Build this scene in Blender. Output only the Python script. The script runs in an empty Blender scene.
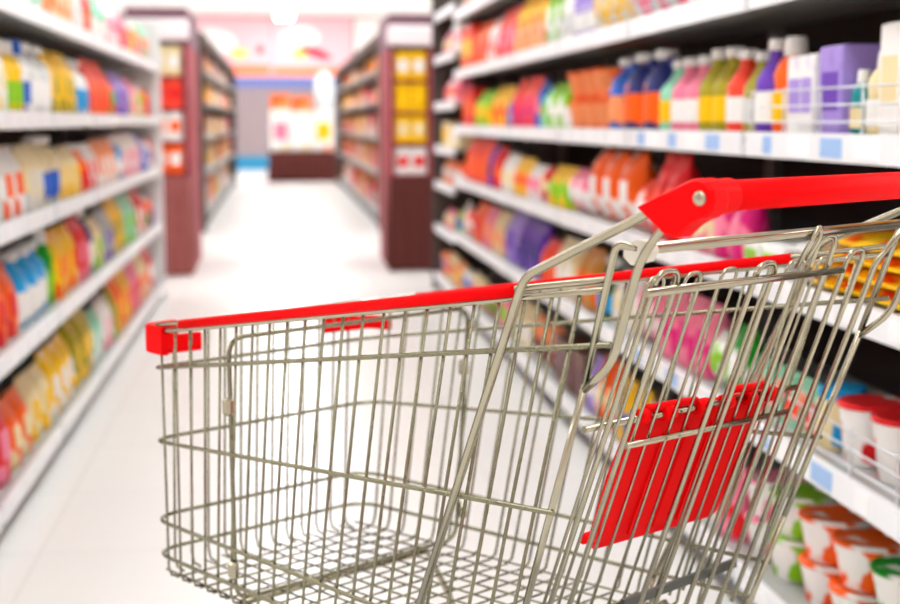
import bpy, math, random
from mathutils import Vector, Matrix
R = random.Random(7)
PI = math.pi
C = bpy.context.scene.collection

# ------------------------------------------------------------------ helpers
def lin(h):
    h = h.lstrip('#')
    v = [int(h[i:i + 2], 16) / 255 for i in (0, 2, 4)]
    return tuple(c / 12.92 if c <= .04045 else ((c + .055) / 1.055) ** 2.4 for c in v) + (1,)

MATS = {}
def mat(name, col, rough=.45, metal=0., spec=.5, emit=0., trans=0., coat=0.):
    if name in MATS: return MATS[name]
    m = bpy.data.materials.new(name); m.use_nodes = True
    b = m.node_tree.nodes['Principled BSDF']
    c = lin(col) if isinstance(col, str) else col
    b.inputs['Base Color'].default_value = c
    b.inputs['Roughness'].default_value = rough
    b.inputs['Metallic'].default_value = metal
    b.inputs['Specular IOR Level'].default_value = spec
    b.inputs['Coat Weight'].default_value = coat
    b.inputs['Transmission Weight'].default_value = trans
    if emit:
        b.inputs['Emission Color'].default_value = c
        b.inputs['Emission Strength'].default_value = emit
    MATS[name] = m
    return m

PAL = dict(orange='#ff6200', yellow='#ffc800', white='#f6f3ee', cream='#f0dca8', red='#e8141c', green='#10a020', blue='#1f62c8',
           purple='#6a3cb4', lilac='#a98fdc', pink='#f4809c', magenta='#e01078', teal='#1f8f94', maroon='#5a1622', navy='#1a2470',
           olive='#a89a1e', lime='#8ccc10', mint='#94dcb8', cyan='#10a0e0', peach='#ff9a60', brown='#6a3a26', grey='#b8b8b4', silver='#d8d8d4',
           darkgreen='#14582c', tan='#d08c30', coral='#ff4a30', black='#1c1818')

def printed(a, b, scale=9., thr=.56):
    key = 'print_%s_%s_%d' % (a, b, scale)
    if key in MATS: return MATS[key]
    m = bpy.data.materials.new(key); m.use_nodes = True
    nt = m.node_tree; bs = nt.nodes['Principled BSDF']
    tc = nt.nodes.new('ShaderNodeTexCoord'); nz = nt.nodes.new('ShaderNodeTexNoise')
    nz.inputs['Scale'].default_value = scale; nz.inputs['Detail'].default_value = 1.5
    rp = nt.nodes.new('ShaderNodeValToRGB'); rp.color_ramp.interpolation = 'LINEAR'
    e = rp.color_ramp.elements
    e[0].position = thr - .03; e[0].color = lin(PAL[a]); e[1].position = thr + .03; e[1].color = lin(PAL[b])
    nt.links.new(tc.outputs['Object'], nz.inputs['Vector'])
    nt.links.new(nz.outputs['Fac'], rp.inputs['Fac'])
    nt.links.new(rp.outputs['Color'], bs.inputs['Base Color'])
    bs.inputs['Roughness'].default_value = .42; bs.inputs['Specular IOR Level'].default_value = .25
    MATS[key] = m
    return m
def plain(a, rough=.42): return mat('plain_' + a, PAL[a], rough, spec=.25)

class MB:
    """collects polygons for one mesh object"""
    def __init__(s): s.v = []; s.f = []; s.m = []
    def add(s, vs, fs, mi=0):
        o = len(s.v); s.v += [tuple(p) for p in vs]
        for f in fs: s.f.append([i + o for i in f]); s.m.append(mi)
        return s
    def box(s, x0, x1, y0, y1, z0, z1, b=0., mi=0):
        if b <= 0:
            vs = [(x, y, z) for z in (z0, z1) for y in (y0, y1) for x in (x0, x1)]
            return s.add(vs, [(0, 2, 3, 1), (4, 5, 7, 6), (0, 1, 5, 4), (2, 6, 7, 3), (0, 4, 6, 2), (1, 3, 7, 5)], mi)
        # chamfered: four rings of an octagon outline
        def ring(i, z): return [(x0 + i + b, y0 + i, z), (x1 - i - b, y0 + i, z), (x1 - i, y0 + i + b, z), (x1 - i, y1 - i - b, z),
                                (x1 - i - b, y1 - i, z), (x0 + i + b, y1 - i, z), (x0 + i, y1 - i - b, z), (x0 + i, y0 + i + b, z)]
        rs = [ring(b * .8, z0), ring(0, z0 + b), ring(0, z1 - b), ring(b * .8, z1)]
        vs = sum(rs, []); fs = [tuple(range(7, -1, -1)), tuple(range(24, 32))]
        for k in range(3):
            for i in range(8):
                j = (i + 1) % 8; fs.append((k * 8 + i, k * 8 + j, k * 8 + 8 + j, k * 8 + 8 + i))
        return s.add(vs, fs, mi)
    def lathe(s, prof, n=16, cx=0, cy=0, sx=1., sy=1., mi=0):
        vs = []; fs = []
        for r, z in prof:
            for i in range(n):
                a = 2 * PI * i / n
                vs.append((cx + r * sx * math.cos(a), cy + r * sy * math.sin(a), z))
        for k in range(len(prof) - 1):
            for i in range(n):
                j = (i + 1) % n; fs.append((k * n + i, k * n + j, k * n + n + j, k * n + n + i))
        fs.append(tuple(range(n - 1, -1, -1))); m = (len(prof) - 1) * n; fs.append(tuple(range(m, m + n)))
        return s.add(vs, fs, mi)
    def tube(s, pts, r, n=8, closed=False, sec=None, mi=0):
        """sweep a circle (or a section of (u, w) points) along a path"""
        pts = [Vector(p) for p in pts]
        N = len(pts)
        sec = sec or [(r * math.cos(2 * PI * i / n), r * math.sin(2 * PI * i / n)) for i in range(n)]
        n = len(sec); vs = []; up = None
        for i in range(N):
            a = pts[i - 1] if (i or closed) else pts[i]
            b = pts[(i + 1) % N] if (i < N - 1 or closed) else pts[i]
            t = (b - a).normalized()
            if up is None:
                up = Vector((0, 0, 1)) if abs(t.z) < .9 else Vector((0, 1, 0))
            up = (up - t * up.dot(t)).normalized()
            sd = t.cross(up)
            # keep width at bends
            for u, w in sec: vs.append(pts[i] + sd * u + up * w)
        fs = []
        for k in range(N if closed else N - 1):
            q = (k + 1) % N
            for i in range(n):
                j = (i + 1) % n; fs.append((k * n + i, k * n + j, q * n + j, q * n + i))
        if not closed:
            fs.append(tuple(range(n - 1, -1, -1))); fs.append(tuple(range((N - 1) * n, N * n)))
        return s.add(vs, fs, mi)
    def prism(s, poly, axis, a, b, mi=0):
        """extrude a polygon of (p, q) along an axis from a to b"""
        put = {'x': lambda p, q, t: (t, p, q), 'y': lambda p, q, t: (p, t, q), 'z': lambda p, q, t: (p, q, t)}[axis]
        n = len(poly)
        vs = [put(p, q, a) for p, q in poly] + [put(p, q, b) for p, q in poly]
        fs = [tuple(range(n - 1, -1, -1)), tuple(range(n, 2 * n))] + [(i, (i + 1) % n, n + (i + 1) % n, n + i) for i in range(n)]
        return s.add(vs, fs, mi)
    def build(s, name, mats, parent=None, smooth=False, loc=None):
        me = bpy.data.meshes.new(name); me.from_pydata(s.v, [], s.f)
        mats = mats if isinstance(mats, (list, tuple)) else [mats]
        for m in mats: me.materials.append(m)
        if len(mats) > 1: me.polygons.foreach_set('material_index', s.m)
        import bmesh
        bm = bmesh.new(); bm.from_mesh(me); bmesh.ops.recalc_face_normals(bm, faces=bm.faces); bm.to_mesh(me); bm.free()
        if smooth:
            me.polygons.foreach_set('use_smooth', [len(p.vertices) <= 4 for p in me.polygons])
        me.update()
        o = bpy.data.objects.new(name, me); C.objects.link(o)
        if parent: o.parent = parent
        if loc: o.location = loc
        return o

def fillet(pts, r, n=5, closed=False):
    """round the corners of a polyline"""
    pts = [Vector(p) for p in pts]; N = len(pts); out = []
    for i in range(N):
        if not closed and i in (0, N - 1): out.append(pts[i]); continue
        p, a, b = pts[i], pts[i - 1], pts[(i + 1) % N]
        d1, d2 = (a - p), (b - p); l1, l2 = d1.length, d2.length
        d1.normalize(); d2.normalize()
        rr = r[i] if isinstance(r, (list, tuple)) else r
        k = min(rr, l1 * .45, l2 * .45)
        s, e = p + d1 * k, p + d2 * k
        for j in range(n + 1):
            t = j / n; out.append(s.lerp(p, t).lerp(p.lerp(e, t), t))
    return out

def tag(o, label, cat, group=None):
    o['label'] = label; o['category'] = cat
    if group: o['group'] = group
    return o
def empty(name, loc=(0, 0, 0), rz=0.):
    o = bpy.data.objects.new(name, None); C.objects.link(o)
    o.empty_display_size = .1; o.location = loc; o.rotation_euler = (0, 0, rz)
    return o
def struct(o): o['kind'] = 'structure'; return o
KIDS = {}
def copy_tree(o):
    c = o.copy(); C.objects.link(c)
    for ch in KIDS.get(o.name, []):
        d = ch.copy(); C.objects.link(d); d.parent = c
    return c
ORD = ('first second third fourth fifth sixth seventh eighth ninth tenth eleventh twelfth thirteenth fourteenth fifteenth sixteenth seventeenth '
       'eighteenth nineteenth twentieth').split()

# ------------------------------------------------------------------ materials of the place
def chrome(name, col, rough):
    m = mat(name, col, rough, 1.)
    nt = m.node_tree; b = nt.nodes['Principled BSDF']
    tc = nt.nodes.new('ShaderNodeTexCoord'); nz = nt.nodes.new('ShaderNodeTexNoise'); mr = nt.nodes.new('ShaderNodeMapRange')
    nz.inputs['Scale'].default_value = 60
    mr.inputs['To Min'].default_value = rough - .03; mr.inputs['To Max'].default_value = rough + .05
    nt.links.new(tc.outputs['Object'], nz.inputs['Vector']); nt.links.new(nz.outputs['Fac'], mr.inputs['Value'])
    nt.links.new(mr.outputs['Result'], b.inputs['Roughness'])
    return m
M_WIRE = chrome('plated_wire', '#86836c', .26)
M_TUBE = chrome('plated_tube', '#aaa48f', .2)
M_RED = mat('red_plastic', '#ee0004', .5, spec=.08)
M_CLIP = mat('white_plastic', '#d9d4c4', .45)
M_SCREW = mat('screw_steel', '#b8b098', .3, .9)
M_RUBBER = mat('grey_rubber', '#3c3c3c', .7)
M_SHELF = mat('shelf_enamel', '#a9aca8', .45)
M_WHITE = mat('white_enamel', '#eeefee', .45)
M_RAIL = mat('price_rail_plastic', '#f4f6f8', .3)
M_TAG = mat('price_tag_card', '#ffffff', .6)
M_TAGB = mat('price_tag_blue', '#9ec2ee', .5)
M_BACKP = mat('shelf_back_panel', '#2a1c1a', .7)
M_POST = mat('shelf_upright', '#8a8a86', .5, .3)
M_BASE = mat('shelf_plinth', '#6e7072', .55)
M_DARKCAP = mat('dark_trim', '#4a3c36', .6)
M_CLOTH = mat('brown_cloth', '#5a2e2a', .9, spec=.1)
M_MAROON = mat('maroon_board', '#a03440', .6)
M_GUARD = mat('guard_wire', '#d6d8da', .3, .4)

def floor_mat():
    m = bpy.data.materials.new('floor_tile'); m.use_nodes = True
    nt = m.node_tree; b = nt.nodes['Principled BSDF']
    tc = nt.nodes.new('ShaderNodeTexCoord'); br = nt.nodes.new('ShaderNodeTexBrick'); mp = nt.nodes.new('ShaderNodeMapping')
    mp.inputs['Scale'].default_value = (1 / .6,) * 3
    br.offset = 0; br.inputs['Color1'].default_value = lin('#f4f1ec'); br.inputs['Color2'].default_value = lin('#f1eee9')
    br.inputs['Mortar'].default_value = lin('#e6e2dc'); br.inputs['Mortar Size'].default_value = .006
    br.inputs['Brick Width'].default_value = 1; br.inputs['Row Height'].default_value = 1; br.inputs['Scale'].default_value = 1
    nt.links.new(tc.outputs['Object'], mp.inputs['Vector']); nt.links.new(mp.outputs['Vector'], br.inputs['Vector'])
    nt.links.new(br.outputs['Color'], b.inputs['Base Color'])
    b.inputs['Roughness'].default_value = .3
    return m

# ------------------------------------------------------------------ room
X0, X1, Y0, Y1, ZC = -6.5, 6.5, -5., 32.2, 3.3
M_WALL = mat('wall_paint', '#f3e6e4', .7)
M_CEIL = mat('ceiling_paint', '#fbf8f4', .8)
struct(MB().box(X0, X1, Y0, Y1, -.1, 0).build('floor', floor_mat()))
struct(MB().box(X0, X1, Y0, Y1, ZC, ZC + .1).build('ceiling', M_CEIL))
struct(MB().box(X0 - .1, X0, Y0, Y1, 0, ZC).build('wall_left', M_WALL))
struct(MB().box(X1, X1 + .1, Y0, Y1, 0, ZC).build('wall_right', M_WALL))
struct(MB().box(X0, X1, Y0 - .1, Y0, 0, ZC).build('wall_front', M_WALL))
struct(MB().box(X0, X1, Y1, Y1 + .1, 0, ZC).build('wall_back', mat('grey_wall_paint', '#98888a', .7)))
struct(MB().box(X0, X1, Y1 - .03, Y1, 0, .3).build('baseboard_back', mat('blue_skirting', '#1e8ab4', .5)))
struct(MB().box(X0, X1, Y1 - .04, Y1, 1.78, 1.98).build('trim_1', mat('blue_band', '#6878b8', .5)))

# strip lights under the ceiling
M_LAMP = mat('lamp_diffuser', '#f7fbff', .5, emit=17.)
M_LAMP2 = mat('lamp_diffuser_bright', '#f7fbff', .5, emit=26.)
for i, (x, where) in enumerate(((-4.2, 'over the aisle behind the red display'), (.14, 'along the middle of the cart aisle'), (4.5, 'behind the shelving the cart stands by'))):
    t = tag(empty('ceiling_light', (x, 14, ZC - .1)), 'long white strip light under the ceiling ' + where, 'light', 'ceiling strip lights')
    MB().box(-.2, .2, -17.5, 17.5, .0, .1).build('housing', M_WHITE, t)
    MB().box(-.16, .16, -17.4, 1., -.03, .0).build('diffuser', M_LAMP, t)
    MB().box(-.16, .16, 1.1, 17.4, -.03, .0).build('diffuser', M_LAMP2, t)

# ------------------------------------------------------------------ product shapes (origin at base centre, front faces +X)
def pouch_grid(w, h, d, nu=10, nv=10, seal=.09, full=.5):
    """front/back puffed sheets of a flexible bag; returns function (u, v, side)"""
    def pt(u, v, sgn):
        y = (u - .5) * w
        edge = max(0., 1 - abs(2 * u - 1) ** 2.6) ** .6
        if v < full: tv = .95 + .05 * v / full
        else: tv = .95 * max(0., 1 - ((v - full) / (1 - seal - full)) ** 2) ** .55 if v < 1 - seal else 0.
        y *= 1 - .06 * math.sin(PI * v) * (0 if v > 1 - seal else 1)
        return (sgn * (.003 + .5 * d * tv * (.25 + .75 * edge)), y, v * h)
    return pt
def sheet(mb, f, u0, u1, v0, v1, nu, nv, mi=0):
    vs = [f(u0 + (u1 - u0) * i / nu, v0 + (v1 - v0) * j / nv) for j in range(nv + 1) for i in range(nu + 1)]
    fs = [(j * (nu + 1) + i, j * (nu + 1) + i + 1, (j + 1) * (nu + 1) + i + 1, (j + 1) * (nu + 1) + i) for j in range(nv) for i in range(nu)]
    mb.add(vs, fs, mi)
def kid(o, k): KIDS.setdefault(o.name, []).append(k); return k

def make(kind, a, b, w, h, d):
    """one product; a = main colour, b = second colour (cap, label, print)"""
    if kind in ('pouch', 'snack_bag'):
        f = pouch_grid(w, h, d, seal=.1 if kind == 'pouch' else .07, full=.35 if kind == 'pouch' else .45)
        if kind == 'snack_bag':
            def f(u, v, s):
                e = max(0., 1 - abs(2 * u - 1) ** 3) ** .6; vv = min(max((v - .06) / .88, 0), 1)
                return (s * (.002 + .5 * d * e * max(0., 1 - abs(2 * vv - 1) ** 2.4) ** .6), (u - .5) * w * (1 - .05 * math.sin(PI * v)), v * h)
        mb = MB(); n, m = 10, 11
        ring = []
        for j in range(m + 1):
            v = j / m
            ring += [f(i / n, v, 1) for i in range(n + 1)] + [f(1 - i / n, v, -1) for i in range(n + 1)]
        q = 2 * (n + 1); fs = []
        for j in range(m):
            for i in range(q):
                k = (i + 1) % q; fs.append((j * q + i, j * q + k, (j + 1) * q + k, (j + 1) * q + i))
        fs.append(tuple(range(q - 1, -1, -1))); fs.append(tuple(range(m * q, m * q + q)))
        mb.add(ring, fs)
        o = mb.build(kind, printed(a, b, 11), smooth=True)
        lb = MB(); sheet(lb, lambda u, v: tuple(Vector(f(u, v, 1)) + Vector((.0015, 0, 0))), .22, .78, .3, .62, 6, 5)
        kid(o, lb.build('label', plain(b), o, smooth=True))
    elif kind in ('bottle', 'squeeze_bottle'):
        r = min(w, d) / 2; sy = w / 2 / r
        if kind == 'bottle':
            prof = [(r * .9, 0), (r, .012), (r, h * .5), (r * .97, h * .58), (r * .6, h * .72), (r * .38, h * .82), (r * .38, h * .9)]
            cap = [(r * .44, h * .88), (r * .46, h * .89), (r * .46, h * .985), (r * .4, h)]
        else:
            prof = [(r * .92, 0), (r, .015), (r * 1., h * .3), (r * .9, h * .48), (r * .97, h * .62), (r * .7, h * .76), (r * .5, h * .8)]
            cap = [(r * .52, h * .8), (r * .55, h * .81), (r * .5, h * .97), (r * .42, h)]
        o = MB().lathe(prof, 18, sy=sy).build(kind, printed(a, b, 14, .62), smooth=True)
        kid(o, MB().lathe(cap, 14, sy=min(sy, 1.3)).build('cap', plain('white' if b in ('white', 'cream', 'silver') or a != 'white' else b), o, smooth=True))
        lb = MB(); sheet(lb, lambda u, v: ((r + .001) * math.cos((u - .5) * 2.6), (r + .001) * sy * math.sin((u - .5) * 2.6), h * (.14 + .3 * v)), 0, 1, 0, 1, 10, 1)
        kid(o, lb.build('label', plain(b), o, smooth=True))
    elif kind == 'jug':
        mb = MB().lathe([(w * .44, 0), (w * .5, .015), (w * .5, h * .55), (w * .4, h * .72), (w * .16, h * .84), (w * .16, h * .9)], 16, sx=d / w)
        o = mb.build(kind, printed(a, b, 10, .6), smooth=True)
        hp = fillet([(0, w * .1, h * .84), (0, w * .42, h * .88), (0, w * .46, h * .6), (0, w * .36, h * .5)], .03)
        kid(o, MB().tube(hp, w * .07, 8).build('handle', plain(a), o, smooth=True))
        kid(o, MB().lathe([(w * .18, h * .88), (w * .19, h * .98), (w * .15, h)], 12).build('cap', plain('white'), o, smooth=True))
        lb = MB(); sheet(lb, lambda u, v: ((d / 2 + .001) * math.cos((u - .5) * 2), (w / 2 + .001) * math.sin((u - .5) * 2), h * (.12 + .36 * v)), 0, 1, 0, 1, 8, 1)
        kid(o, lb.build('label', plain(b), o, smooth=True))
    elif kind in ('tub', 'noodle_cup', 'jar'):
        r = w / 2
        if kind == 'jar': prof = [(r * .92, 0), (r, .01), (r, h * .74), (r * .8, h * .82)]
        else: prof = [(r * .72, 0), (r * .76, .006), (r * .95, h * .86), (r * .95, h * .9)]
        o = MB().lathe(prof, 20).build(kind, printed(a, b, 16, .58 if kind != 'noodle_cup' else .52), smooth=True)
        lid = [(r * .86, h * .8), (r * .9, h * .82), (r * .9, h * .97), (r * .84, h)] if kind == 'jar' else [(r * .98, h * .88), (r, h * .9), (r, h * .95), (r * .93, h * .97), (r * .9, h * .96)]
        kid(o, MB().lathe(lid, 20).build('lid', printed(b, a, 16, .62 if kind == 'tub' else .47) if kind != 'jar' else plain(b), o, smooth=True))
    elif kind == 'carton':
        o = MB().box(-d / 2, d / 2, -w / 2, w / 2, 0, h, .003).build(kind, printed(a, b, 7, .6))
        kid(o, MB().box(d / 2 - .001, d / 2 + .001, -w * .36, w * .36, h * .3, h * .72).build('label', plain(b), o))
        kid(o, MB().prism([(-d * .4, h - .001), (d * .4, h - .001), (d * .36, h + .002), (-d * .36, h + .002)], 'y', -w * .4, w * .4).build('lid_flap', plain(a), o))
    elif kind == 'flat_pack':
        mb = MB(); n, m = 8, 8
        def f(u, v, s):
            e = (max(0., 1 - abs(2 * u - 1) ** 4) * max(0., 1 - abs(2 * v - 1) ** 4)) ** .5
            return ((v - .5) * d, (u - .5) * w, h * .5 + s * h * .5 * (.1 + .9 * e))
        sheet(mb, lambda u, v: f(u, v, 1), 0, 1, 0, 1, n, m); sheet(mb, lambda u, v: f(u, v, -1), 0, 1, 0, 1, n, m)
        o = mb.build(kind, printed(a, b, 18, .5), smooth=True)
        kid(o, MB().prism([(-.5 * w, h * .42), (.5 * w, h * .42), (.5 * w, h * .58), (-.5 * w, h * .58)], 'x', d / 2 - .004, d / 2 + .008).build('seal', plain(b), o))
    elif kind == 'can':
        r = w / 2
        o = MB().lathe([(r * .92, 0), (r, .006), (r, h - .008), (r * .94, h)], 18).build(kind, printed(a, b, 16, .55), smooth=True)
        kid(o, MB().lathe([(r * .9, h - .001), (r * .93, h + .002), (r * .85, h + .002)], 18).build('lid', plain('silver', .25), o, smooth=True))
    return o

USED = set(); COUNT = {}
def words_of(kind, a, b):
    k = kind.replace('_', ' ')
    return {'bottle': f'{a} {k} with {b} label', 'squeeze_bottle': f'{a} {k} with {b} label', 'jug': f'{a} handled jug with {b} label', 'pouch': f'{a} stand-up pouch with {b} patch',
            'snack_bag': f'puffed {a} bag with {b} patch', 'tub': f'{a} tub with {b} lid', 'noodle_cup': f'{a} noodle cup with {b} lid', 'jar': f'{a} jar with {b} lid',
            'carton': f'{a} carton with {b} panel', 'flat_pack': f'{a} flat pack with {b} print', 'can': f'{a} can with {b} print'}[kind]
CAT = dict(bottle='bottle', squeeze_bottle='bottle', jug='bottle', pouch='bag', snack_bag='bag', tub='tub', noodle_cup='cup', jar='jar', carton='box', flat_pack='packet', can='can')
WHERE = {}
def place_run(kind, a, b, w, h, d, pos, rz, where, group):
    """a run of equal products; pos: list of (x, y, z)"""
    desc = words_of(kind, a, b)
    base = (desc, where); k0 = WHERE.get(base, 0); WHERE[base] = k0 + len(pos)
    proto = make(kind, a, b, w, h, d)
    for i, p in enumerate(pos):
        o = proto if i == 0 else copy_tree(proto)
        o.location = p; o.rotation_euler = (0, 0, rz + R.uniform(-.06, .06))
        n = k0 + i
        lab = f'{desc}, {ORD[n]} along {where}' if (len(pos) > 1 or k0) else f'{desc} on {where}'
        assert lab not in USED, lab
        USED.add(lab); tag(o, lab, CAT[kind], group)
        COUNT[kind] = COUNT.get(kind, 0) + 1

# ------------------------------------------------------------------ shelving either side of the aisle
# shelf = lower edge of its lip; stock stands at lip + .045
LIP = .05
def shelving_unit(side, xf, y0, y1, levels, depth, label, guards, tall, ends=False):
    """side +1: stands on +X side of the aisle (faces -X)"""
    t = tag(empty('shelving_unit', (xf, (y0 + y1) / 2, 0)), label, 'shelving', 'shop shelving units')
    s = side; L = (y1 - y0) / 2
    def bx(mb, xa, xb, ya, yb, za, zb): return mb.box(min(s * xa, s * xb), max(s * xa, s * xb), ya, yb, za, zb)
    bx(MB(), depth, depth + .03, -L, L, .0, tall).build('back_panel', M_BACKP, t)
    bx(MB(), .03, depth, -L, L, 0, levels[0]).build('plinth', M_BASE, t)
    for yy in (-L, L - .03):
        bx(MB(), depth - .03, depth, yy, yy + .03, 0, tall).build('upright', M_POST, t)
    if ends:
        bx(MB(), -.01, depth + .03, L, L + .02, 0, tall + .02).build('end_panel', M_DARKCAP if side > 0 else M_WHITE, t)
    for k, z in enumerate(levels):
        sh = bx(MB(), .008, depth - .03, -L + .008, L - .008, z + .025, z + .042).build('shelf', M_SHELF, t)
        bx(MB(), 0, .012, -L + .014, L - .014, z, z + LIP).build('price_rail', M_RAIL, sh)
        n = 5
        for q in range(n):
            yy = -L + .08 + (2 * L - .16) * (q + .2 + .4 * R.random()) / n
            blue = side > 0 and (k in (1, 3)) and y0 < 3.2
            bx(MB(), -.002, .001, yy, yy + R.choice((.05, .07, .1)), z + .008, z + .042).build('price_tag', M_TAGB if blue and q % 2 == 0 else M_TAG, sh)
        if k in guards:
            mb = MB(); zt = z + LIP
            for dz in (.02, .05, .08):
                mb.tube([(s * .006, -L + .02, zt + dz), (s * .006, L - .02, zt + dz)], .0022, 6)
            for q in range(6):
                yy = -L + .03 + (2 * L - .06) * q / 5
                mb.tube([(s * .008, yy, zt - .01), (s * .008, yy, zt + .085)], .0025, 6)
            mb.build('wire_guard', M_GUARD, sh, smooth=True)
    return t

XR, XL = .965, -.70
MOD = 1.035
RLEV = [.065, .395, .70, .985, 1.285, 1.60]
RLEV_END = [.065, .37, .64, .86, 1.12, 1.40, 1.66]
LLEV = [.045, .415, .745, 1.035, 1.34]
DEP = .44
names_r = ['beside the cart handle', 'behind the cart gate', 'behind the seat flap', 'past the cart seat', 'behind the cart rail', 'two before the yellow display', 'touching the yellow display']
for i in range(7):
    y0 = 1.965 + MOD * i
    if i == 0: y0 -= .001
    lv = RLEV if i < 6 else RLEV_END
    shelving_unit(1, XR, y0, y0 + MOD - .004, lv, DEP, 'tall white shelving unit with stocked shelves, ' + names_r[i], (1, 3, 4) if i < 1 else ((4,) if i < 4 else ()), 1.95, i == 6)
names_l = ['first one in view', 'second along from the front', 'third along', 'fourth along', 'fifth along', 'last one before the red display']
for i in range(6):
    y0 = 2.655 + MOD * i
    shelving_unit(-1, XL, y0, y0 + MOD - .004, LLEV, DEP, 'white five-shelf shelving unit across the aisle, ' + names_l[i], (), 1.62, i == 5)

def run_shelf(side, xf, z, y, yend, runs, where, group, hmax, palette, kinds, seed):
    """fill a shelf from y to yend: given runs first, then made-up ones"""
    rr = random.Random(seed); runs = list(runs); q = 0; z += .0425
    rz = PI if side > 0 else 0.
    seen = set()
    while y < yend - .06:
        if q < len(runs):
            kind, a, b, w, h, d, n, *ex = runs[q]
        else:
            for _ in range(30):
                kind = rr.choice(kinds); a = rr.choice(palette); b = rr.choice(['white', 'yellow', 'red', 'cream', 'orange', 'green', 'blue', 'pink'])
                if b != a and (kind, a, b) not in seen: break
            else: break
            w = rr.uniform(.1, .15); h = hmax * rr.uniform(.66, .96); d = w * .62 if kind in ('pouch', 'snack_bag', 'carton') else w * .9
            if kind in ('bottle', 'squeeze_bottle'): w *= .75; d = w
            if kind in ('tub', 'jar', 'can'): h *= .6; d = w
            n = rr.choice((2, 3, 4)); ex = []
        q += 1
        if kind == 'gap': y += w; continue
        seen.add((kind, a, b))
        stack, rows = (ex + [1, 1][len(ex):])[:2] if ex else (1, 1)
        if q > len(runs) and kind in ('tub', 'can', 'jar'): stack = 2 if h * 2 < hmax else 1
        pos = []
        for i in range(n):
            if y + w > yend: break
            for r in range(rows):
                for s in range(stack):
                    pos.append((xf + side * (.035 + d / 2 + r * (d + .012) + rr.uniform(0, .01)), y + w / 2, z + s * h * (1.0 if kind != 'noodle_cup' else .97)))
            y += w * 1.06
        if pos: place_run(kind, a, b, w, h, d, pos, rz, where, group)
        y += .012

G = lambda lvl: f'products on the {lvl} behind the cart'
BAG, BOT, SQ, JUG, TUB, CUP, JAR, BOX, FLAT, CAN, SNK = 'pouch bottle squeeze_bottle jug tub noodle_cup jar carton flat_pack can snack_bag'.split()
YE = 1.965 + 6 * MOD - .01
WARM = ['orange', 'red', 'yellow', 'peach', 'coral', 'white', 'cream', 'pink', 'tan']
MIX = ['orange', 'yellow', 'white', 'pink', 'peach', 'lime', 'red', 'cream', 'cyan', 'purple']
# fifth shelf: above the cart, pale packs then pink, orange and yellow
run_shelf(1, XR, RLEV[4], 1.98, YE, [(BAG, 'orange', 'white', .14, .2, .09, 3), (BAG, 'peach', 'yellow', .14, .2, .09, 3), (BOX, 'cream', 'peach', .15, .2, .1, 4), (SNK, 'white', 'pink', .16, .21, .09, 4), (SNK, 'cream', 'yellow', .15, .2, .09, 3),
    (SQ, 'lilac', 'white', .1, .2, .1, 3), (SQ, 'white', 'silver', .1, .22, .1, 2), (BAG, 'lime', 'white', .14, .24, .09, 2), (BAG, 'yellow', 'orange', .17, .24, .1, 4),
    (BAG, 'coral', 'pink', .16, .23, .1, 3), (BAG, 'white', 'coral', .15, .21, .1, 2), (BAG, 'orange', 'coral', .16, .22, .1, 3)],
    'fifth shelf up behind cart', G('fifth shelf'), .25, WARM, [BAG, SNK, BOX], 1)
run_shelf(1, XR, RLEV[5], 5.6, YE, [(BOX, 'mint', 'white', .16, .22, .1, 4)], 'top shelf behind cart', G('top shelf'), .25, ['white', 'mint', 'cream', 'peach', 'pink'], [BAG, BOX], 2)
# fourth shelf
run_shelf(1, XR, RLEV[3], 1.98, YE, [(BAG, 'yellow', 'orange', .15, .21, .1, 2), (BOX, 'white', 'cream', .08, .19, .06, 1), (SQ, 'cream', 'white', .07, .15, .07, 1), (SQ, 'teal', 'cream', .045, .12, .045, 1),
    (BOX, 'lilac', 'purple', .11, .165, .09, 1), (BOX, 'white', 'lilac', .085, .155, .1, 2), (SQ, 'orange', 'yellow', .09, .2, .09, 1), (BOT, 'purple', 'white', .09, .2, .09, 1), (BOT, 'olive', 'silver', .085, .18, .085, 1),
    (BOT, 'coral', 'white', .095, .19, .095, 1), (BOT, 'olive', 'yellow', .1, .2, .1, 2), (BOT, 'pink', 'white', .11, .19, .11, 2), (BOT, 'mint', 'yellow', .12, .19, .12, 1), (JUG, 'navy', 'orange', .2, .225, .13, 2), (JUG, 'blue', 'peach', .19, .22, .13, 1),
    (TUB, 'peach', 'orange', .2, .1, .2, 3, 2), (BAG, 'lime', 'white', .16, .17, .1, 2), (BAG, 'mint', 'lime', .12, .16, .09, 1), (BAG, 'blue', 'pink', .12, .19, .09, 1), (BAG, 'coral', 'magenta', .18, .21, .1, 3),
    (SQ, 'blue', 'cyan', .1, .15, .1, 1), (BAG, 'yellow', 'orange', .17, .19, .1, 3), (BAG, 'lime', 'yellow', .16, .18, .1, 3)],
    'fourth shelf up behind cart', G('fourth shelf'), .22, MIX, [BAG, SQ, BOX], 3)
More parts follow.
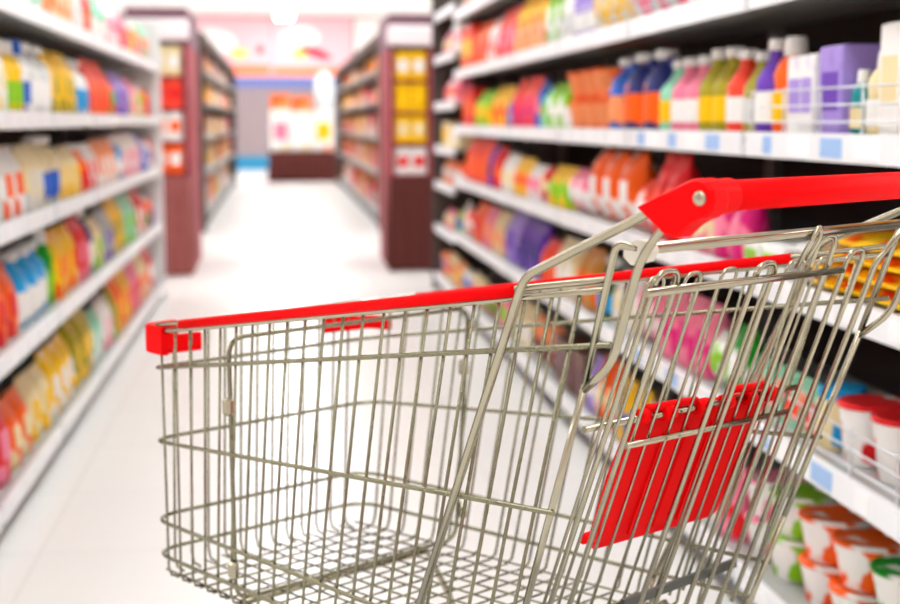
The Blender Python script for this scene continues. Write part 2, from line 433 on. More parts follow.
# third shelf
run_shelf(1, XR, RLEV[2], 2.03, YE, [(FLAT, 'orange', 'yellow', .15, .028, .2, 4, 4), (FLAT, 'tan', 'white', .15, .026, .2, 1, 3), (BOX, 'white', 'lime', .12, .06, .14, 2), (BAG, 'magenta', 'pink', .12, .16, .08, 2), (BAG, 'pink', 'cream', .13, .15, .08, 2), (BAG, 'red', 'coral', .13, .23, .1, 2),
    (SNK, 'coral', 'white', .17, .15, .1, 1), (SNK, 'orange', 'white', .2, .225, .11, 3), (SNK, 'pink', 'white', .16, .15, .1, 2), (BAG, 'yellow', 'lime', .17, .15, .1, 2), (SNK, 'red', 'cream', .13, .14, .09, 1), (BAG, 'white', 'pink', .15, .14, .09, 2),
    (BAG, 'yellow', 'orange', .16, .16, .09, 2), (BAG, 'white', 'cream', .16, .17, .09, 2), (BAG, 'red', 'orange', .12, .2, .09, 2), (BAG, 'purple', 'navy', .12, .2, .09, 1), (BAG, 'coral', 'orange', .17, .225, .1, 5), (BAG, 'orange', 'yellow', .16, .22, .1, 3)],
    'third shelf up behind cart', G('third shelf'), .21, WARM, [BAG, SNK, BOX], 4)
# second shelf
run_shelf(1, XR, RLEV[1], 2.03, YE, [(TUB, 'pink', 'red', .12, .115, .12, 1, 1, 2), (TUB, 'white', 'red', .13, .12, .13, 3, 1, 2), (JAR, 'cream', 'cyan', .1, .12, .1, 1), (BAG, 'mint', 'coral', .12, .11, .08, 3), (BAG, 'green', 'white', .11, .16, .08, 1), (SNK, 'white', 'lime', .12, .13, .08, 1), (BAG, 'pink', 'magenta', .14, .18, .1, 3), (SNK, 'pink', 'white', .14, .16, .1, 2),
    (BAG, 'white', 'cream', .13, .17, .1, 2), (BOT, 'darkgreen', 'cyan', .1, .19, .1, 2), (BAG, 'tan', 'orange', .15, .2, .1, 2), (BAG, 'cream', 'white', .16, .2, .1, 2), (BAG, 'coral', 'orange', .15, .17, .1, 2), (BAG, 'purple', 'navy', .18, .22, .11, 3), (BAG, 'lilac', 'purple', .18, .22, .11, 2), (BAG, 'cream', 'peach', .16, .2, .1, 2), (BAG, 'pink', 'peach', .16, .2, .1, 2), (BAG, 'orange', 'red', .17, .2, .1, 2)],
    'second shelf up behind cart', G('second shelf'), .2, WARM, [BAG, SNK], 5)
# lowest shelf
run_shelf(1, XR, RLEV[0], 2.1, YE, [(CUP, 'white', 'green', .16, .095, .16, 2, 2, 2), (CUP, 'white', 'orange', .16, .095, .16, 2, 2, 2), (CUP, 'white', 'lime', .15, .095, .15, 1, 2, 2), (CUP, 'white', 'pink', .14, .09, .14, 1, 2, 2), (BAG, 'pink', 'red', .13, .17, .08, 1), (BAG, 'white', 'orange', .13, .18, .09, 1), (BAG, 'red', 'cream', .12, .17, .08, 1), (BAG, 'cyan', 'navy', .13, .14, .09, 1),
    (BAG, 'white', 'blue', .14, .16, .09, 2), (BAG, 'yellow', 'blue', .14, .18, .09, 2), (BAG, 'orange', 'cream', .13, .2, .09, 2), (BAG, 'lilac', 'white', .13, .18, .09, 1), (BOX, 'brown', 'maroon', .18, .16, .1, 3), (SNK, 'peach', 'maroon', .16, .17, .1, 3), (BAG, 'cream', 'white', .16, .18, .1, 3), (BAG, 'pink', 'lime', .15, .17, .1, 2)],
    'lowest shelf behind cart', G('lowest shelf'), .18, WARM + ['cream', 'white'], [BAG, SNK], 6)
# last unit by the yellow display: its shelves sit at heights of their own
for k, z in enumerate(RLEV_END[:6]):
    run_shelf(1, XR, z, YE + .02, YE + MOD - .03, [], f'{["lowest", "second", "third", "fourth", "fifth", "sixth"][k]} shelf of unit touching yellow display', 'products beside the yellow display', .17, ['cream', 'orange', 'peach', 'lime', 'pink', 'white'], [BAG, BOX], 20 + k)
# across the aisle
GL = lambda lvl: f'products on the {lvl} across the aisle'
YL = 2.655 + 6 * MOD - .02
LP = ['white', 'cream', 'yellow', 'orange', 'pink', 'peach', 'silver', 'cyan', 'lime', 'red']
run_shelf(-1, XL, LLEV[4], 2.75, YL, [(BAG, 'white', 'orange', .17, .22, .1, 5), (BAG, 'pink', 'white', .17, .21, .1, 5), (BAG, 'mint', 'white', .14, .2, .09, 2), (BOT, 'pink', 'peach', .1, .2, .1, 2), (BAG, 'peach', 'cream', .15, .22, .09, 3), (BAG, 'white', 'silver', .14, .2, .09, 2), (BOT, 'red', 'orange', .11, .24, .11, 2), (BOT, 'mint', 'white', .15, .22, .14, 3), (BAG, 'white', 'pink', .15, .22, .1, 3), (BAG, 'pink', 'coral', .15, .2, .1, 3)],
    'top shelf across aisle', GL('top shelf'), .24, ['white', 'pink', 'peach', 'cream', 'mint'], [BAG, SQ], 7)
run_shelf(-1, XL, LLEV[3], 2.8, YL, [(BAG, 'lime', 'yellow', .16, .2, .1, 4), (BAG, 'orange', 'yellow', .18, .21, .1, 2), (BAG, 'white', 'cream', .16, .21, .1, 2), (SQ, 'yellow', 'lime', .12, .21, .11, 2), (SQ, 'white', 'blue', .11, .22, .1, 1), (JUG, 'silver', 'white', .2, .22, .13, 2), (BAG, 'yellow', 'olive', .17, .22, .1, 3), (JUG, 'white', 'cyan', .18, .21, .13, 2), (BAG, 'coral', 'orange', .16, .23, .1, 4), (BAG, 'orange', 'green', .14, .18, .1, 2), (BAG, 'lilac', 'purple', .17, .21, .1, 3), (BAG, 'pink', 'cream', .16, .2, .1, 3)],
    'fourth shelf up across aisle', GL('fourth shelf'), .23, LP, [BAG, SQ, JUG], 8)
run_shelf(-1, XL, LLEV[2], 2.72, YL, [(BAG, 'cream', 'pink', .155, .19, .1, 4), (BAG, 'pink', 'magenta', .16, .2, .1, 2), (BAG, 'silver', 'white', .17, .21, .1, 2), (BAG, 'white', 'orange', .16, .2, .1, 2), (BAG, 'cream', 'silver', .16, .2, .1, 2), (JUG, 'cream', 'blue', .17, .22, .12, 2), (BAG, 'cream', 'yellow', .15, .18, .1, 3), (BOT, 'orange', 'red', .12, .18, .12, 2), (BAG, 'white', 'red', .13, .18, .09, 2), (BAG, 'peach', 'white', .16, .19, .1, 4), (SQ, 'cyan', 'white', .13, .2, .12, 2), (BAG, 'white', 'pink', .16, .21, .1, 5), (BAG, 'lilac', 'blue', .15, .2, .1, 2)],
    'third shelf up across aisle', GL('third shelf'), .22, LP, [BAG, SQ], 9)
run_shelf(-1, XL, LLEV[1], 2.72, YL, [(BAG, 'orange', 'white', .155, .2, .1, 4), (BAG, 'maroon', 'orange', .16, .2, .1, 2), (BAG, 'orange', 'red', .17, .2, .1, 3), (JUG, 'cyan', 'white', .18, .22, .12, 3), (SQ, 'green', 'lime', .1, .25, .1, 1), (BAG, 'yellow', 'orange', .17, .23, .1, 3), (BAG, 'red', 'pink', .14, .24, .1, 2), (JUG, 'navy', 'white', .16, .25, .12, 1), (BAG, 'cream', 'lime', .15, .2, .1, 2), (BAG, 'grey', 'purple', .15, .22, .1, 2), (BAG, 'yellow', 'olive', .16, .24, .1, 3), (BAG, 'mint', 'lime', .16, .23, .1, 3), (BAG, 'red', 'white', .16, .23, .1, 3)],
    'second shelf up across aisle', GL('second shelf'), .23, LP, [BAG, SQ], 10)
run_shelf(-1, XL, LLEV[0], 2.72, YL, [(BAG, 'white', 'yellow', .17, .22, .1, 4), (BAG, 'red', 'pink', .2, .24, .12, 3), (BAG, 'orange', 'cream', .16, .19, .11, 2), (BAG, 'cream', 'yellow', .17, .2, .11, 2), (BAG, 'yellow', 'white', .17, .22, .11, 3), (BAG, 'olive', 'yellow', .17, .26, .11, 3), (BAG, 'mint', 'white', .15, .2, .1, 2), (BAG, 'white', 'pink', .15, .22, .1, 2), (BAG, 'olive', 'lime', .13, .24, .1, 1), (BAG, 'orange', 'yellow', .14, .26, .1, 2), (BAG, 'yellow', 'orange', .15, .26, .1, 2), (BAG, 'pink', 'red', .16, .24, .1, 3), (BAG, 'cream', 'orange', .16, .24, .1, 3), (BAG, 'red', 'white', .15, .24, .1, 3)],
    'lowest shelf across aisle', GL('lowest shelf'), .26, LP, [BAG, SNK], 11)

# ------------------------------------------------------------------ shelving beyond the cross aisle
def far_row(side, xf, y0, y1, label, where, levels, palette, seed, top):
    t = tag(empty('shelving_unit', (xf, (y0 + y1) / 2, 0)), label, 'shelving', 'far shelving rows')
    L = (y1 - y0) / 2; s = side; D = .5
    def bx(xa, xb, ya, yb, za, zb): return MB().box(min(s * xa, s * xb), max(s * xa, s * xb), ya, yb, za, zb)
    bx(D, D + .04, -L, L, 0, top).build('back_panel', M_BACKP, t)
    bx(.03, D, -L, L, 0, .1).build('plinth', M_BASE, t)
    bx(-.02, D + .04, -L, L, top, top + .07).build('top_cap', M_DARKCAP, t)
    for yy in (-L - .05, L): bx(-.02, D + .04, yy, yy + .05, 0, top + .07).build('end_panel', M_DARKCAP, t)
    for z in levels:
        sh = bx(.01, D, -L, L, z + .02, z + .04).build('shelf', M_SHELF, t)
        bx(0, .012, -L, L, z + .01, z + .042).build('price_rail', M_SHELF, sh)
    rr = random.Random(seed); n = 0
    for k, z in enumerate(levels):
        y = y0 + .05; hm = (levels[k + 1] if k + 1 < len(levels) else top) - z - .08
        used = {}
        while y < y1 - .6:
            a = rr.choice(palette); w = rr.uniform(.3, .42); h = hm * rr.uniform(.75, .95)
            kind = rr.choice(('box', 'bag')); c = rr.choice(('white', 'red', 'yellow', 'cream', 'pink'))
            if c == a: c = 'silver'
            m = rr.choice((1, 2))
            if kind == 'box':
                proto = MB().box(-.15, .15, -w / 2, w / 2, 0, h, .004).build('carton', printed(a, c, 5, .55))
            else:
                f = pouch_grid(w, h, .24); mb = MB()
                sheet(mb, lambda u, v: f(u, v, 1), 0, 1, 0, 1, 8, 8); sheet(mb, lambda u, v: f(u, v, -1), 0, 1, 0, 1, 8, 8)
                proto = mb.build('pouch', printed(a, c, 5, .55), smooth=True)
            for q in range(m):
                if y > y1 - .5: break
                o = proto if q == 0 else copy_tree(proto)
                o.location = (xf + s * .22, y + w / 2, z + .0405); o.rotation_euler = (0, 0, PI if s > 0 else 0)
                i = used.get((a, c, kind), 0); used[(a, c, kind)] = i + 1
                lab = f'{ORD[i]} {a}-and-{c} {kind} along {["lowest", "second", "third", "fourth", "fifth"][k]} shelf {where}'
                assert lab not in USED, lab
                USED.add(lab); tag(o, lab, kind, 'stock ' + where)
                y += w + .02
far_row(-1, -.72, 14.2, 24.4, 'long dark-topped shelving row beyond the red display', 'beyond the red display', [.1, .5, .85, 1.2, 1.53], ['peach', 'white', 'pink', 'silver', 'tan', 'cream', 'coral', 'lilac'], 31, 1.82)
far_row(1, .965, 14.2, 24.4, 'long shelving row beyond the yellow display', 'beyond the yellow display', [.1, .5, .85, 1.2, 1.53], ['orange', 'red', 'coral', 'peach', 'yellow', 'white', 'pink', 'tan'], 32, 1.82)

# ------------------------------------------------------------------ end displays
def pleats(w, n, amp):
    """wavy outline of hanging cloth"""
    return [(-w / 2 + w * i / (n * 6), amp * math.sin(2 * PI * i / 6)) for i in range(n * 6 + 1)]
def skirt(mb, x0, x1, y0, y1, z0, z1, amp=.009, flare=.004):
    """draped cloth round three or four sides of a table, top included"""
    per = []
    for (ax, ay), (bx_, by) in (((x0, y0), (x1, y0)), ((x1, y0), (x1, y1)), ((x1, y1), (x0, y1)), ((x0, y1), (x0, y0))):
        n = max(12, int(math.hypot(bx_ - ax, by - ay) / .018)); nx, ny = (by - ay), -(bx_ - ax); l = math.hypot(nx, ny); nx /= l; ny /= l
        for i in range(n):
            t = i / n; per.append((ax + (bx_ - ax) * t, ay + (by - ay) * t, nx, ny))
    rows = 5; vs = []; N = len(per)
    for j in range(rows + 1):
        f = j / rows
        for i, (x, y, nx, ny) in enumerate(per):
            k = f * (amp * math.sin(i * 1.05) + amp * .6 * math.sin(i * .37 + 1)) + flare * f
            vs.append((x + nx * k, y + ny * k, z1 + (z0 - z1) * f))
    fs = [(j * N + i, j * N + (i + 1) % N, (j + 1) * N + (i + 1) % N, (j + 1) * N + i) for j in range(rows) for i in range(N)]
    fs.append(tuple(range(N)))
    mb.add(vs, fs); return mb

def end_display(x0, x1, y0, y1, label, shelves, top, ztab, cloth):
    t = tag(empty('display_rack', ((x0 + x1) / 2, (y0 + y1) / 2, 0)), label, 'display', 'end-of-aisle displays')
    hx, hy = (x1 - x0) / 2, (y1 - y0) / 2
    for s in (-1, 1):
        MB().box(s * hx - .012, s * hx + .012, -hy + .02, hy, 0, top).build('side_panel', M_MAROON, t)
    MB().box(-hx + .012, hx - .012, hy - .03, hy, 0, top).build('back_panel', M_MAROON, t)
    for z in shelves:
        MB().box(-hx + .012, hx - .012, -hy + .02, hy - .03, z - .012, z).build('shelf', M_MAROON, t)
    skirt(MB(), -hx - .012, hx + .012, -hy - .01, -hy + .5, .01, ztab - .022).build('cloth_skirt', cloth, t, smooth=True)
    MB().box(-hx - .02, hx + .02, -hy + .06, hy, top, top + .24, .01).build('header_board', mat('header_violet', '#7c5664', .6), t)
    MB().box(-hx - .03, hx + .03, -hy + .0, -hy + .06, top + .02, top + .16, .02).build('header_sign', mat('header_white', '#fbeef0', .5), t)
    return t
SP = mat('cloth_skirt_red', '#8e4a46', .9)
ye = 10.3
end_display(.785, 1.06, ye, ye + 1.1, 'brown-skirted display rack at the shelving end holding yellow boxes', [.68, .9, 1.12, 1.34], 1.56, .68, M_CLOTH)
def face_boxes(x0, x1, n, y, z, h, a, c, desc, group, cat='box', d=.2):
    w = (x1 - x0) / n; proto = None
    for i in range(n):
        if proto is None:
            proto = o = MB().box(-w / 2 + .003, w / 2 - .003, 0, d, 0, h, .006).build('carton', printed(a, c, 8, .6))
            kid(o, MB().box(-w * .32, w * .32, -.003, .001, h * .3, h * .7).build('label', plain(c), o))
        else: o = copy_tree(proto)
        o.location = (x0 + w * (i + .5), y, z)
        lab = f'{desc}, {ORD[i]} from the aisle side' if n > 1 else desc
        assert lab not in USED, lab
        USED.add(lab); tag(o, lab, cat, group)
face_boxes(.808, 1.037, 2, ye + .05, .6805, .19, 'white', 'red', 'white and red carton on lowest tier of yellow display', 'cartons on the yellow display')
for k, (z, h) in enumerate(((.9, .19), (1.12, .19), (1.34, .19))):
    face_boxes(.808, 1.037, 2, ye + .05, z + .0005, h + .012, 'yellow', 'cream' if k == 0 else 'yellow' if k == 1 else 'white', f'bright yellow carton on {["second", "third", "top"][k]} tier of brown-skirted display', 'cartons on the yellow display')
yr = 10.15
end_display(-1.0, -.625, yr, yr + 1.4, 'red-panelled display rack at the shelving end across the aisle', [.7, .92, 1.14, 1.36], 1.58, .7, SP)
for k, (z, a, c) in enumerate(((.7, 'orange', 'white'), (.92, 'white', 'orange'), (1.14, 'coral', 'red'), (1.36, 'cream', 'white'))):
    face_boxes(-.97, -.65, 3, yr + .05, z + .0005, .2, a, c, f'{a} carton on {["lowest", "second", "third", "top"][k]} tier of red-panelled display', 'cartons on the red display')

# ------------------------------------------------------------------ promotion counter at the back
t = tag(empty('promotion_counter', (.4, 26.1, 0)), 'low counter under a pleated dark brown cloth at the aisle end', 'counter')
MB().box(-.55, .55, -.35, .35, .02, .5).build('table_body', M_DARKCAP, t)
skirt(MB(), -.58, .58, -.38, .38, .01, .53, .014, .02).build('table_cloth', M_CLOTH, t, smooth=True)
for i in range(3):
    o = MB().box(-.18, .18, -.14, .14, 0, .72 - .04 * (i == 1), .02).build('carton', printed('white', 'cream' if i != 2 else 'peach', 3, .62))
    kid(o, MB().box(-.12, .12, -.144, -.139, .2, .5).build('label', plain(('pink', 'white', 'yellow')[i]), o))
    o.location = (.03 + .37 * i, 25.95, .531)
    tag(o, ('tall white carton on the brown counter with pink panel', 'slightly shorter plain white carton standing on the brown counter', 'tall white carton on the brown counter with yellow panel')[i], 'box', 'cartons on the brown counter')
for i in range(2):
    o = MB().box(-.17, .17, -.12, .12, 0, .26, .01).build('carton', printed('orange', 'peach', 4, .5))
    o.location = (.03 + .37 * i, 25.95, 1.252 - .04 * i)
    tag(o, ('orange carton lying on top of the white carton with pink panel', 'orange carton lying on top of the plain white carton')[i], 'box', 'orange cartons above the counter')
o = MB().lathe([(.1, 0), (.14, .02), (.17, .3), (.16, .5), (.1, .62), (.04, .66)], 18).build('lantern', mat('pale_lantern', '#dfeef0', .5), smooth=True)
o.location = (.8, 25.95, 1.2515)
tag(o, 'pale blue-white round lantern standing on the carton with yellow panel', 'lantern')

# posters on the back wall
def poster(x0, x1, z0, z1, label, base, shapes):
    t = tag(empty('wall_poster', ((x0 + x1) / 2, Y1 - .03, z0)), label, 'poster', 'posters on the back wall')
    w = (x1 - x0) / 2
    MB().box(-w, w, 0, .03, 0, z1 - z0).build('panel', base, t)
    for n, sh, m in shapes: sh.build(n, m, t)
def blob(cx, cz, rx, rz, tilt=0., n=20):
    return MB().prism([(cx + rx * math.cos(a) * math.cos(tilt) - rz * math.sin(a) * math.sin(tilt), cz + rx * math.cos(a) * math.sin(tilt) + rz * math.sin(a) * math.cos(tilt)) for a in [2 * PI * i / n for i in range(n)]], 'y', -.006, .001)
P_PINK = mat('poster_pink', '#ffc2c8', .5); P_WHITE = mat('poster_white', '#fffaf4', .5); P_ORANGE = mat('poster_orange', '#ff8a5c', .5)
P_RED = mat('poster_red', '#e82848', .5); P_YEL = mat('poster_yellow', '#ffd870', .5); P_BRN = mat('poster_brown', '#7a3a20', .5)
poster(-2.6, -.16, 2.0, 3.25, 'pale pink wall poster with a small brown spot', P_PINK, [('printed_strip', MB().box(-1.2, 1.2, -.006, .001, .03, .26), P_ORANGE), ('printed_patch', blob(-.1, .72, .6, .3), P_WHITE), ('printed_spot', blob(1.0, .58, .08, .1), P_BRN), ('printed_dot', blob(.55, .5, .2, .12), P_YEL)])
poster(-.14, 1.6, 2.0, 3.25, 'pink wall poster with red and yellow swirl', P_PINK, [('printed_strip', MB().box(-.85, .85, -.006, .001, .03, .22), P_ORANGE), ('printed_patch', blob(-.25, .85, .42, .25), P_WHITE), ('printed_swirl', blob(.08, .52, .36, .1, -.35), P_RED), ('printed_sun', blob(-.25, .5, .16, .12), P_YEL)])
poster(1.65, 4.6, 2.0, 3.25, 'white wall poster above the shelving end', P_WHITE, [('printed_strip', MB().box(-1.4, 1.4, -.006, .001, .03, .2), P_PINK)])

# ------------------------------------------------------------------ the shopping cart
# cart frame: x across (0 = near front corner, .402 = far), y forward (0 = front rim), z from the front rim (0.78 above the floor)
CB = Vector((.201, -.45, -.78))
A = math.radians(38.07)
loc = Vector((-.183, 1.966, .78)) + Matrix.Rotation(A, 3, 'Z') @ CB
cart = tag(empty('shopping_cart', (loc.x, loc.y, 0), A), 'wire shopping cart with red handle and red rail covers', 'shopping cart')
P = lambda x, y, z: Vector((x, y, z)) - CB
W2 = .402
mir = lambda q: (W2 - q[0], q[1], q[2])
def tb(name, paths, r, m=M_WIRE, n=8, closed=False, parent=None, sec=None):
    mb = MB()
    for p in paths: mb.tube([P(*q) for q in p], r, n, closed, sec)
    return mb.build(name, m, parent or cart, smooth=True)
def V3(l): return [tuple(v) for v in l]

TAP = .057
# hoops round the basket: (front y, z, x inset, slope to the back, end y)
HOOPS = [(-.010, -.050, .002, .154, -.835), (-.004, -.149, .007, .072, -.76), (.005, -.259, .013, .0, -.70), (.006, -.307, .015, .0, -.68)]
for y, z, xi, sl, ye_ in HOOPS:
    L = y - ye_
    near = (xi - TAP * L - .003, ye_, z + sl * L)
    path = V3(fillet([near, (xi - .003, y + .003, z), (W2 - xi + .003, y + .003, z), mir(near)], .045, 7))
    tb('hoop_wire', [path], .0028)
# rim: two wires one above the other
def rim_path(z0, off=0., cr=.05):
    L = .83; near = (-TAP * L - off, -L, .157 * L + z0)
    return V3(fillet([near, (-off, off, z0), (W2 + off, off, z0), mir(near)], cr, 7))
tb('rim_wire', [rim_path(.0055)], .0032, M_TUBE); tb('rim_wire', [rim_path(-.0035)], .0034, M_TUBE)
# red rail covers
sec = [(-.007, -.004), (-.007, .004), (-.0045, .0065), (.0045, .0065), (.007, .004), (.007, -.004), (.005, -.005), (-.005, -.005)]
for s in (0, 1):
    p = [(-TAP * L - .0005, -L, .157 * L + .0028) for L in (.1, .3, .5, .712)]
    p = [mir(q) for q in p] if s else p
    tb('rail_cover', [p], 0, M_RED, sec=sec)
# side wires: fan from upright at the front to the lean of the rear gate
def side_wire(i):
    yt, yb = -.045 - .0358 * i, -.025 - .0305 * i
    top = (TAP * yt + .0, yt, -.157 * yt - .003)
    bot = (.0155 + TAP * yb, yb, -.322)
    return [top, bot], (bot[0] + .004, yb, -.334), (bot[0] + .016, yb, -.338)
for s in (0, 1):
    ps = []
    for i in range(22):
        (a, b), c, d = side_wire(i); p = [a, b, c, d]
        ps.append([mir(q) for q in p] if s else p)
    tb('side_mesh', ps, .0019, n=6)
# front wires
ps = []
for i in range(12):
    x = .045 + (W2 - .09) * i / 11; xb = .047 + (W2 - .094) * i / 11
    ps.append([(x, -.003, -.003), (xb, .009, -.322), (xb, .004, -.335), (xb, -.012, -.338)])
tb('front_mesh', ps, .0019, n=6)
# basket floor: lengthways wires over crossways wires
ps = []
for i in range(12):
    xb = .03 + (W2 - .06) * i / 11; dx = (xb - W2 / 2) * .19
    ps.append([(xb, .004, -.335), (xb + dx * .98, -.66, -.335)])
for i in range(22):
    yb = -.025 - .0305 * i; xe = .0155 + TAP * yb + .012
    ps.append([(xe, yb, -.339), (W2 - xe, yb, -.339)])
tb('floor_mesh', ps, .0015, n=6)
# bracing loop across the basket
loop = V3(fillet([(-.009, -.202, .012), (W2 + .009, -.202, .012), (W2 - .004, -.19, -.327), (.004, -.19, -.327)], .025, 6, closed=True))
br = tb('bracing_loop', [loop], .0029, closed=True)
for x in (-.008, W2 + .008):
    for z in (-.075, -.285):
        xx = x + (.006 if x < .1 else -.006) * (-z / .33)
        mb = MB(); q = P(xx, -.195, z); mb.box(q.x - .005, q.x + .005, q.y - .008, q.y + .008, q.z - .011, q.z + .011, .003)
        mb.build('loop_clip', M_TUBE, br)
# red corner bumpers
for s in (0, 1):
    mb = MB()
    def sw(path, zc, hh, th):
        path = [mir(q) for q in path] if s else path
        mb.tube([P(q[0], q[1], zc) for q in path], 0, sec=[(-th, -hh), (-th, hh), (-th * .6, hh + .002), (th * .6, hh + .002), (th, hh), (th, -hh), (th * .6, -hh - .002), (-th * .6, -hh - .002)])
    cor = V3(fillet([(-.004, -.056 if not s else -.04, 0), (-.0005, -.002, 0), (.05, 0, 0)], .045, 7))
    sw(cor, *((-.0085, .0165) if not s else (-.026, .008)), .0055)
    sw([(.03, .002, 0), (.09, .001, 0)], -.023, .0105, .005)
    mb.build('corner_bumper', M_RED, cart)
# frame tubes: handle arm forward, bend, down past the basket to the chassis and the wheels
for s in (0, 1):
    f = (lambda q: mir(q)) if s else (lambda q: q)
    arm = V3(fillet([(-.077, -.935, .219), (-.067, -.892, .2), (-.058, -.738, .132), (-.026, -.53, -.31), (-.014, -.41, -.575), (.02, -.3, -.625), (.035, -.07, -.625)], [0, .02, .016, .0, .06, .06, 0], 6))
    tb('frame_tube', [[f(q) for q in arm]], .0044, M_TUBE, 10)
    tb('rear_leg_tube', [[f(q) for q in V3(fillet([(-.014, -.425, -.54), (-.014, -.52, -.625), (-.03, -.84, -.625)], .06, 6))]], .0052, M_TUBE, 10)
    # rear post of the basket with its rounded head, and the second prong from the handle bracket
    post = V3(fillet([(-.052, -.868, .166), (-.056, -.846, .17), (-.045, -.803, .037), (-.03, -.718, -.196), (-.02, -.668, -.338)], [0, .014, 0, 0, 0], 5))
    tb('rear_post', [[f(q) for q in post]], .0037, M_TUBE, 10)
    prong = V3(fillet([(-.074, -.932, .205), (-.062, -.895, .18), (-.056, -.872, .155), (-.049, -.838, .06), (-.045, -.803, .032)], [0, .02, .03, .02, 0], 5))
    tb('handle_prong', [[f(q) for q in prong]], .004, M_TUBE, 10)
tb('chassis_crossbar', [[(.035, -.075, -.625), (W2 - .035, -.075, -.625)]], .0052, M_TUBE)
tb('chassis_crossbar', [[(-.03, -.83, -.625), (W2 + .03, -.83, -.625)]], .0052, M_TUBE)
tb('basket_bearer', [[(-.028, -.545, -.346), (W2 + .028, -.545, -.346)]], .005, M_TUBE)
tb('basket_bearer', [[(.02, -.3, -.625), (.03, -.2, -.4), (.035, -.16, -.345), (W2 - .035, -.16, -.345), (W2 - .03, -.2, -.4), (W2 - .02, -.3, -.625)]], .005, M_TUBE)
# casters
for x, y in ((.035, -.075), (W2 - .035, -.075), (-.03, -.83), (W2 + .03, -.83)):
    q = P(x, y, 0)
    fk = MB()
    for dx in (-.018, .018): fk.prism([(q.y - .02, .125), (q.y + .02, .125), (q.y - .012, .05), (q.y - .03, .05)], 'x', q.x + dx - .002, q.x + dx + .002)
    fk.box(q.x - .02, q.x + .02, q.y - .02, q.y + .02, .122, .128); fk.lathe([(.009, .126), (.009, .156)], 12, q.x, q.y)
    c = fk.build('caster_fork', M_TUBE, cart)
    prof = []
    mb = MB(); n = 24
    vs = []
    for rr_, xx in ((.044, -.013), (.05, -.009), (.05, .009), (.044, .013)):
        for i in range(n): vs.append((q.x + xx, q.y - .02 + rr_ * math.cos(2 * PI * i / n), .0505 + rr_ * math.sin(2 * PI * i / n)))
    fs = [(k * n + i, k * n + (i + 1) % n, k * n + n + (i + 1) % n, k * n + n + i) for k in range(3) for i in range(n)] + [tuple(range(n)), tuple(range(3 * n, 4 * n))]
    mb.add(vs, fs); mb.build('caster_wheel', M_RUBBER, c)

# handle
HZ, HY = .2148, -.95
hs = [(.0134 * math.cos(a) * (1 + .03 * math.cos(6 * a)), .0134 * math.sin(a) * (1 + .03 * math.cos(6 * a))) for a in [2 * PI * i / 30 for i in range(30)]]
tb('handle_grip', [[(-.07, HY, HZ), (.2, HY, HZ), (W2 + .07, HY, HZ)]], 0, M_RED, sec=hs)
collar = [(.0152 * math.cos(2 * PI * i / 20), .0152 * math.sin(2 * PI * i / 20)) for i in range(20)]
BR = [(-.888, .2045), (-.912, .2155), (-.937, .2265)] + [(-.951 + .0172 * math.cos(a), .2135 + .0172 * math.sin(a)) for a in [math.radians(x) for x in (70, 95, 120, 150, 180, 210, 240, 265)]] + [(-.943, .191), (-.931, .181), (-.926, .1805), (-.917, .183), (-.902, .194)]
for s in (0, 1):
    mb = MB(); x0, x1 = (-.084, -.06)
    if s: x0, x1 = W2 - x1, W2 - x0
    bvl = .003
    cy = sum(a for a, b in BR) / len(BR); cz = sum(b for a, b in BR) / len(BR)
    inn = [(cy + (a - cy) * .94, cz + (b - cz) * .92) for a, b in BR]
    rings = [(x0, inn), (x0 + bvl, BR), (x1 - bvl, BR), (x1, inn)]
    n = len(BR); vs = [tuple(P(x, a, b)) for x, pl in rings for a, b in pl]
    fs = [tuple(range(n)), tuple(range(3 * n, 4 * n))] + [(k * n + i, k * n + (i + 1) % n, k * n + n + (i + 1) % n, k * n + n + i) for k in range(3) for i in range(n)]
    mb.add(vs, fs)
    xa, xb = ((-.062, -.038) if not s else (W2 + .038, W2 + .062))
    mb.tube([P(xa, HY, HZ - .001), P(xb, HY, HZ)], 0, sec=collar)
    b = mb.build('handle_bracket', M_RED, cart)
    xs = x0 - .002 if not s else x1 + .002
    q = P(xs, -.955, .2145)
    sc_ = MB(); ring = []
    for r_, dx in ((.0062, .002), (.0062, 0), (.005, -.001), (.003, -.001), (.0026, .0012)):
        for i in range(14): ring.append((q.x + (dx if not s else -dx), q.y + r_ * math.cos(2 * PI * i / 14), q.z + r_ * math.sin(2 * PI * i / 14)))
    sc_.add(ring, [(k * 14 + i, k * 14 + (i + 1) % 14, k * 14 + 14 + (i + 1) % 14, k * 14 + 14 + i) for k in range(4) for i in range(14)] + [tuple(range(56, 70))])
    sc_.build('bracket_screw', M_SCREW, b, smooth=True)

# rear gate: hinge bar, hairpin wires, seat back behind it, red seat flap
gy = lambda z, off=0.: -.821 + off - .372 * (z - .08)
G_ = lambda x, z, off=0.: (x, gy(z, off), z)
gbar = (-.873)
tb('hinge_bar', [[(-.046, gbar, .166), (W2 + .046, gbar, .166)]], .0052, M_TUBE, 10)
for s in (0, 1):
    x = -.05 if not s else W2 + .05
    q = P(x, -.866, .164)
    mb = MB().prism([(q.y - .016, q.z + .0), (q.y - .012, q.z + .009), (q.y - .002, q.z + .01), (q.y + .012, q.z + .004), (q.y + .013, q.z - .006), (q.y + .004, q.z - .013), (q.y - .01, q.z - .009)], 'x', q.x - .005, q.x + .009 if not s else q.x + .005)
    mb.build('hinge_clip', M_CLIP, cart)
gate = tb('rear_gate', [V3(fillet([G_(xa, -.3), G_(xa, zt), G_(xb, zt), G_(xb, -.3)], .0165, 7)) for xa, xb, zt in ((.010, .044, .139), (.178, .21, .135), (.277, .311, .158), (.35, .382, .138))], .0029, M_TUBE)
tb('gate_edge_wire', [[(.427, -.868, .166), G_(.417, .12), G_(.41, -.3)]], .0034, M_TUBE, 8, parent=gate)
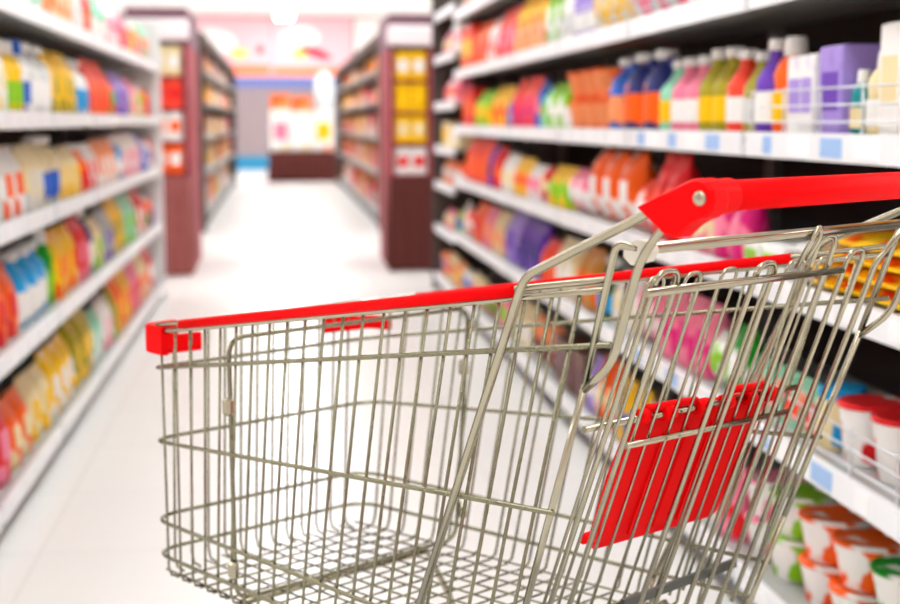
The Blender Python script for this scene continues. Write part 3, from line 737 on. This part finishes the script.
tb('gate_top_rod', [[G_(-.008, .121, -.006), G_(.335, .118, -.006)]], .0042, M_TUBE, 8, parent=gate)
tb('gate_hook', [V3(fillet([(.212, -.862, .13), (.212, -.88, .162), (.222, -.882, .174), (.234, -.876, .162), (.23, -.862, .136)], .012, 6))], .0026, M_TUBE, parent=gate)
sback = tb('seat_back', [V3(fillet([G_(x - .0135, -.285, .045), G_(x - .0135, .126, .045), G_(x + .0135, .126, .045), G_(x + .0135, -.285, .045)], .0135, 6)) for x in (.075, .137, .199, .261, .323, .385)], .0019, M_TUBE)
tb('seat_back_rod', [[G_(.03, -.265, .04), G_(.41, -.27, .04)]], .004, M_TUBE, parent=sback)
tb('seat_back_rod', [[G_(.11, -.058, .041), G_(.425, -.066, .041)]], .0036, M_TUBE, parent=sback)
plate = P(0, 0, 0)
mb = MB(); a0, a1 = G_(.19, -.262, .03), G_(.41, -.262, .03)
mb.tube([P(*a0), P(*a1)], 0, sec=[(-.003, -.005), (-.003, .005), (.003, .005), (.003, -.005)])
mb.build('seat_bottom_bar', mat('dull_steel', '#5c5e58', .4, .7), sback)
# hinge rod of the flap and the flap with its knuckles
tb('flap_hinge_rod', [[G_(.048, -.032, .055), G_(.445, -.04, .055)]], .0038, M_TUBE)
FO = .062
mb = MB()
def fl(x, z, o): return P(*G_(x, z, o))
outline = [(.128, -.045), (.395, -.05), (.392, -.075), (.372, -.185), (.366, -.195), (.142, -.187), (.118, -.172), (.115, -.12)]
outline = [(.135, -.03), (.262, -.032), (.265, -.042), (.284, -.042), (.288, -.032), (.393, -.036), (.391, -.08), (.372, -.19), (.366, -.196), (.145, -.19), (.132, -.18), (.128, -.1)]
n = len(outline)
vs = [fl(x, z, FO - .002) for x, z in outline] + [fl(x, z, FO + .003) for x, z in outline]
mb.add(vs, [tuple(range(n)), tuple(range(n, 2 * n))] + [(i, (i + 1) % n, n + (i + 1) % n, n + i) for i in range(n)])
for x0 in (.2, .245, .29):
    mb.tube([fl(x0, -.06, FO - .003), fl(x0 - .003, -.182, FO - .003)], .0022, 6)
flap = mb.build('seat_flap', M_RED, cart)
for xa, xb in ((.134, .15), (.176, .196), (.238, .26), (.29, .306), (.336, .352), (.378, .396)):
    mb = MB(); zc = -.031 - .01 * (xa - .1) / .3
    mb.tube([fl(xa, zc, .055), fl(xb, zc, .055)], .0085, 14); mb.build('flap_knuckle', M_RED, flap, smooth=True)
for xa, xb in ((.15, .24), (.306, .38)):
    mb = MB(); mb.tube([fl(xa, -.0245, .058), fl(xb, -.028, .058)], .0045, 10); mb.build('flap_knuckle', M_RED, flap, smooth=True)
mb = MB(); mb.tube([fl(.118, -.172, FO), fl(.14, -.172, FO)], .006, 12); mb.build('flap_pin', M_RED, flap, smooth=True)

# ------------------------------------------------------------------ camera, world
cam = bpy.data.cameras.new('camera'); co = bpy.data.objects.new('camera', cam); C.objects.link(co)
co.location = (0, 0, 1.057)
co.rotation_euler = (math.radians(90 - 7.044), 0, -math.radians(6.61))
cam.sensor_width = 36; cam.lens = 1464.8 / 900 * 36; cam.clip_end = 100; cam.clip_start = .02
cam.dof.use_dof = True; cam.dof.focus_distance = 1.48; cam.dof.aperture_fstop = cam.lens / 1000 / .0125
bpy.context.scene.camera = co
w = bpy.data.worlds.new('world'); bpy.context.scene.world = w; w.use_nodes = True
w.node_tree.nodes['Background'].inputs[0].default_value = (1, 1, 1, 1); w.node_tree.nodes['Background'].inputs[1].default_value = .5
sc = bpy.context.scene
sc.view_settings.view_transform = 'Standard'; sc.view_settings.look = 'None'; sc.view_settings.gamma = 1; sc.view_settings.use_curve_mapping = False
sc.view_settings.exposure = -.52
sc.cycles.max_bounces = 8; sc.cycles.diffuse_bounces = 5
try: sc.cycles.use_denoising = True
except Exception: pass
print('COUNT', COUNT, len(sc.objects))
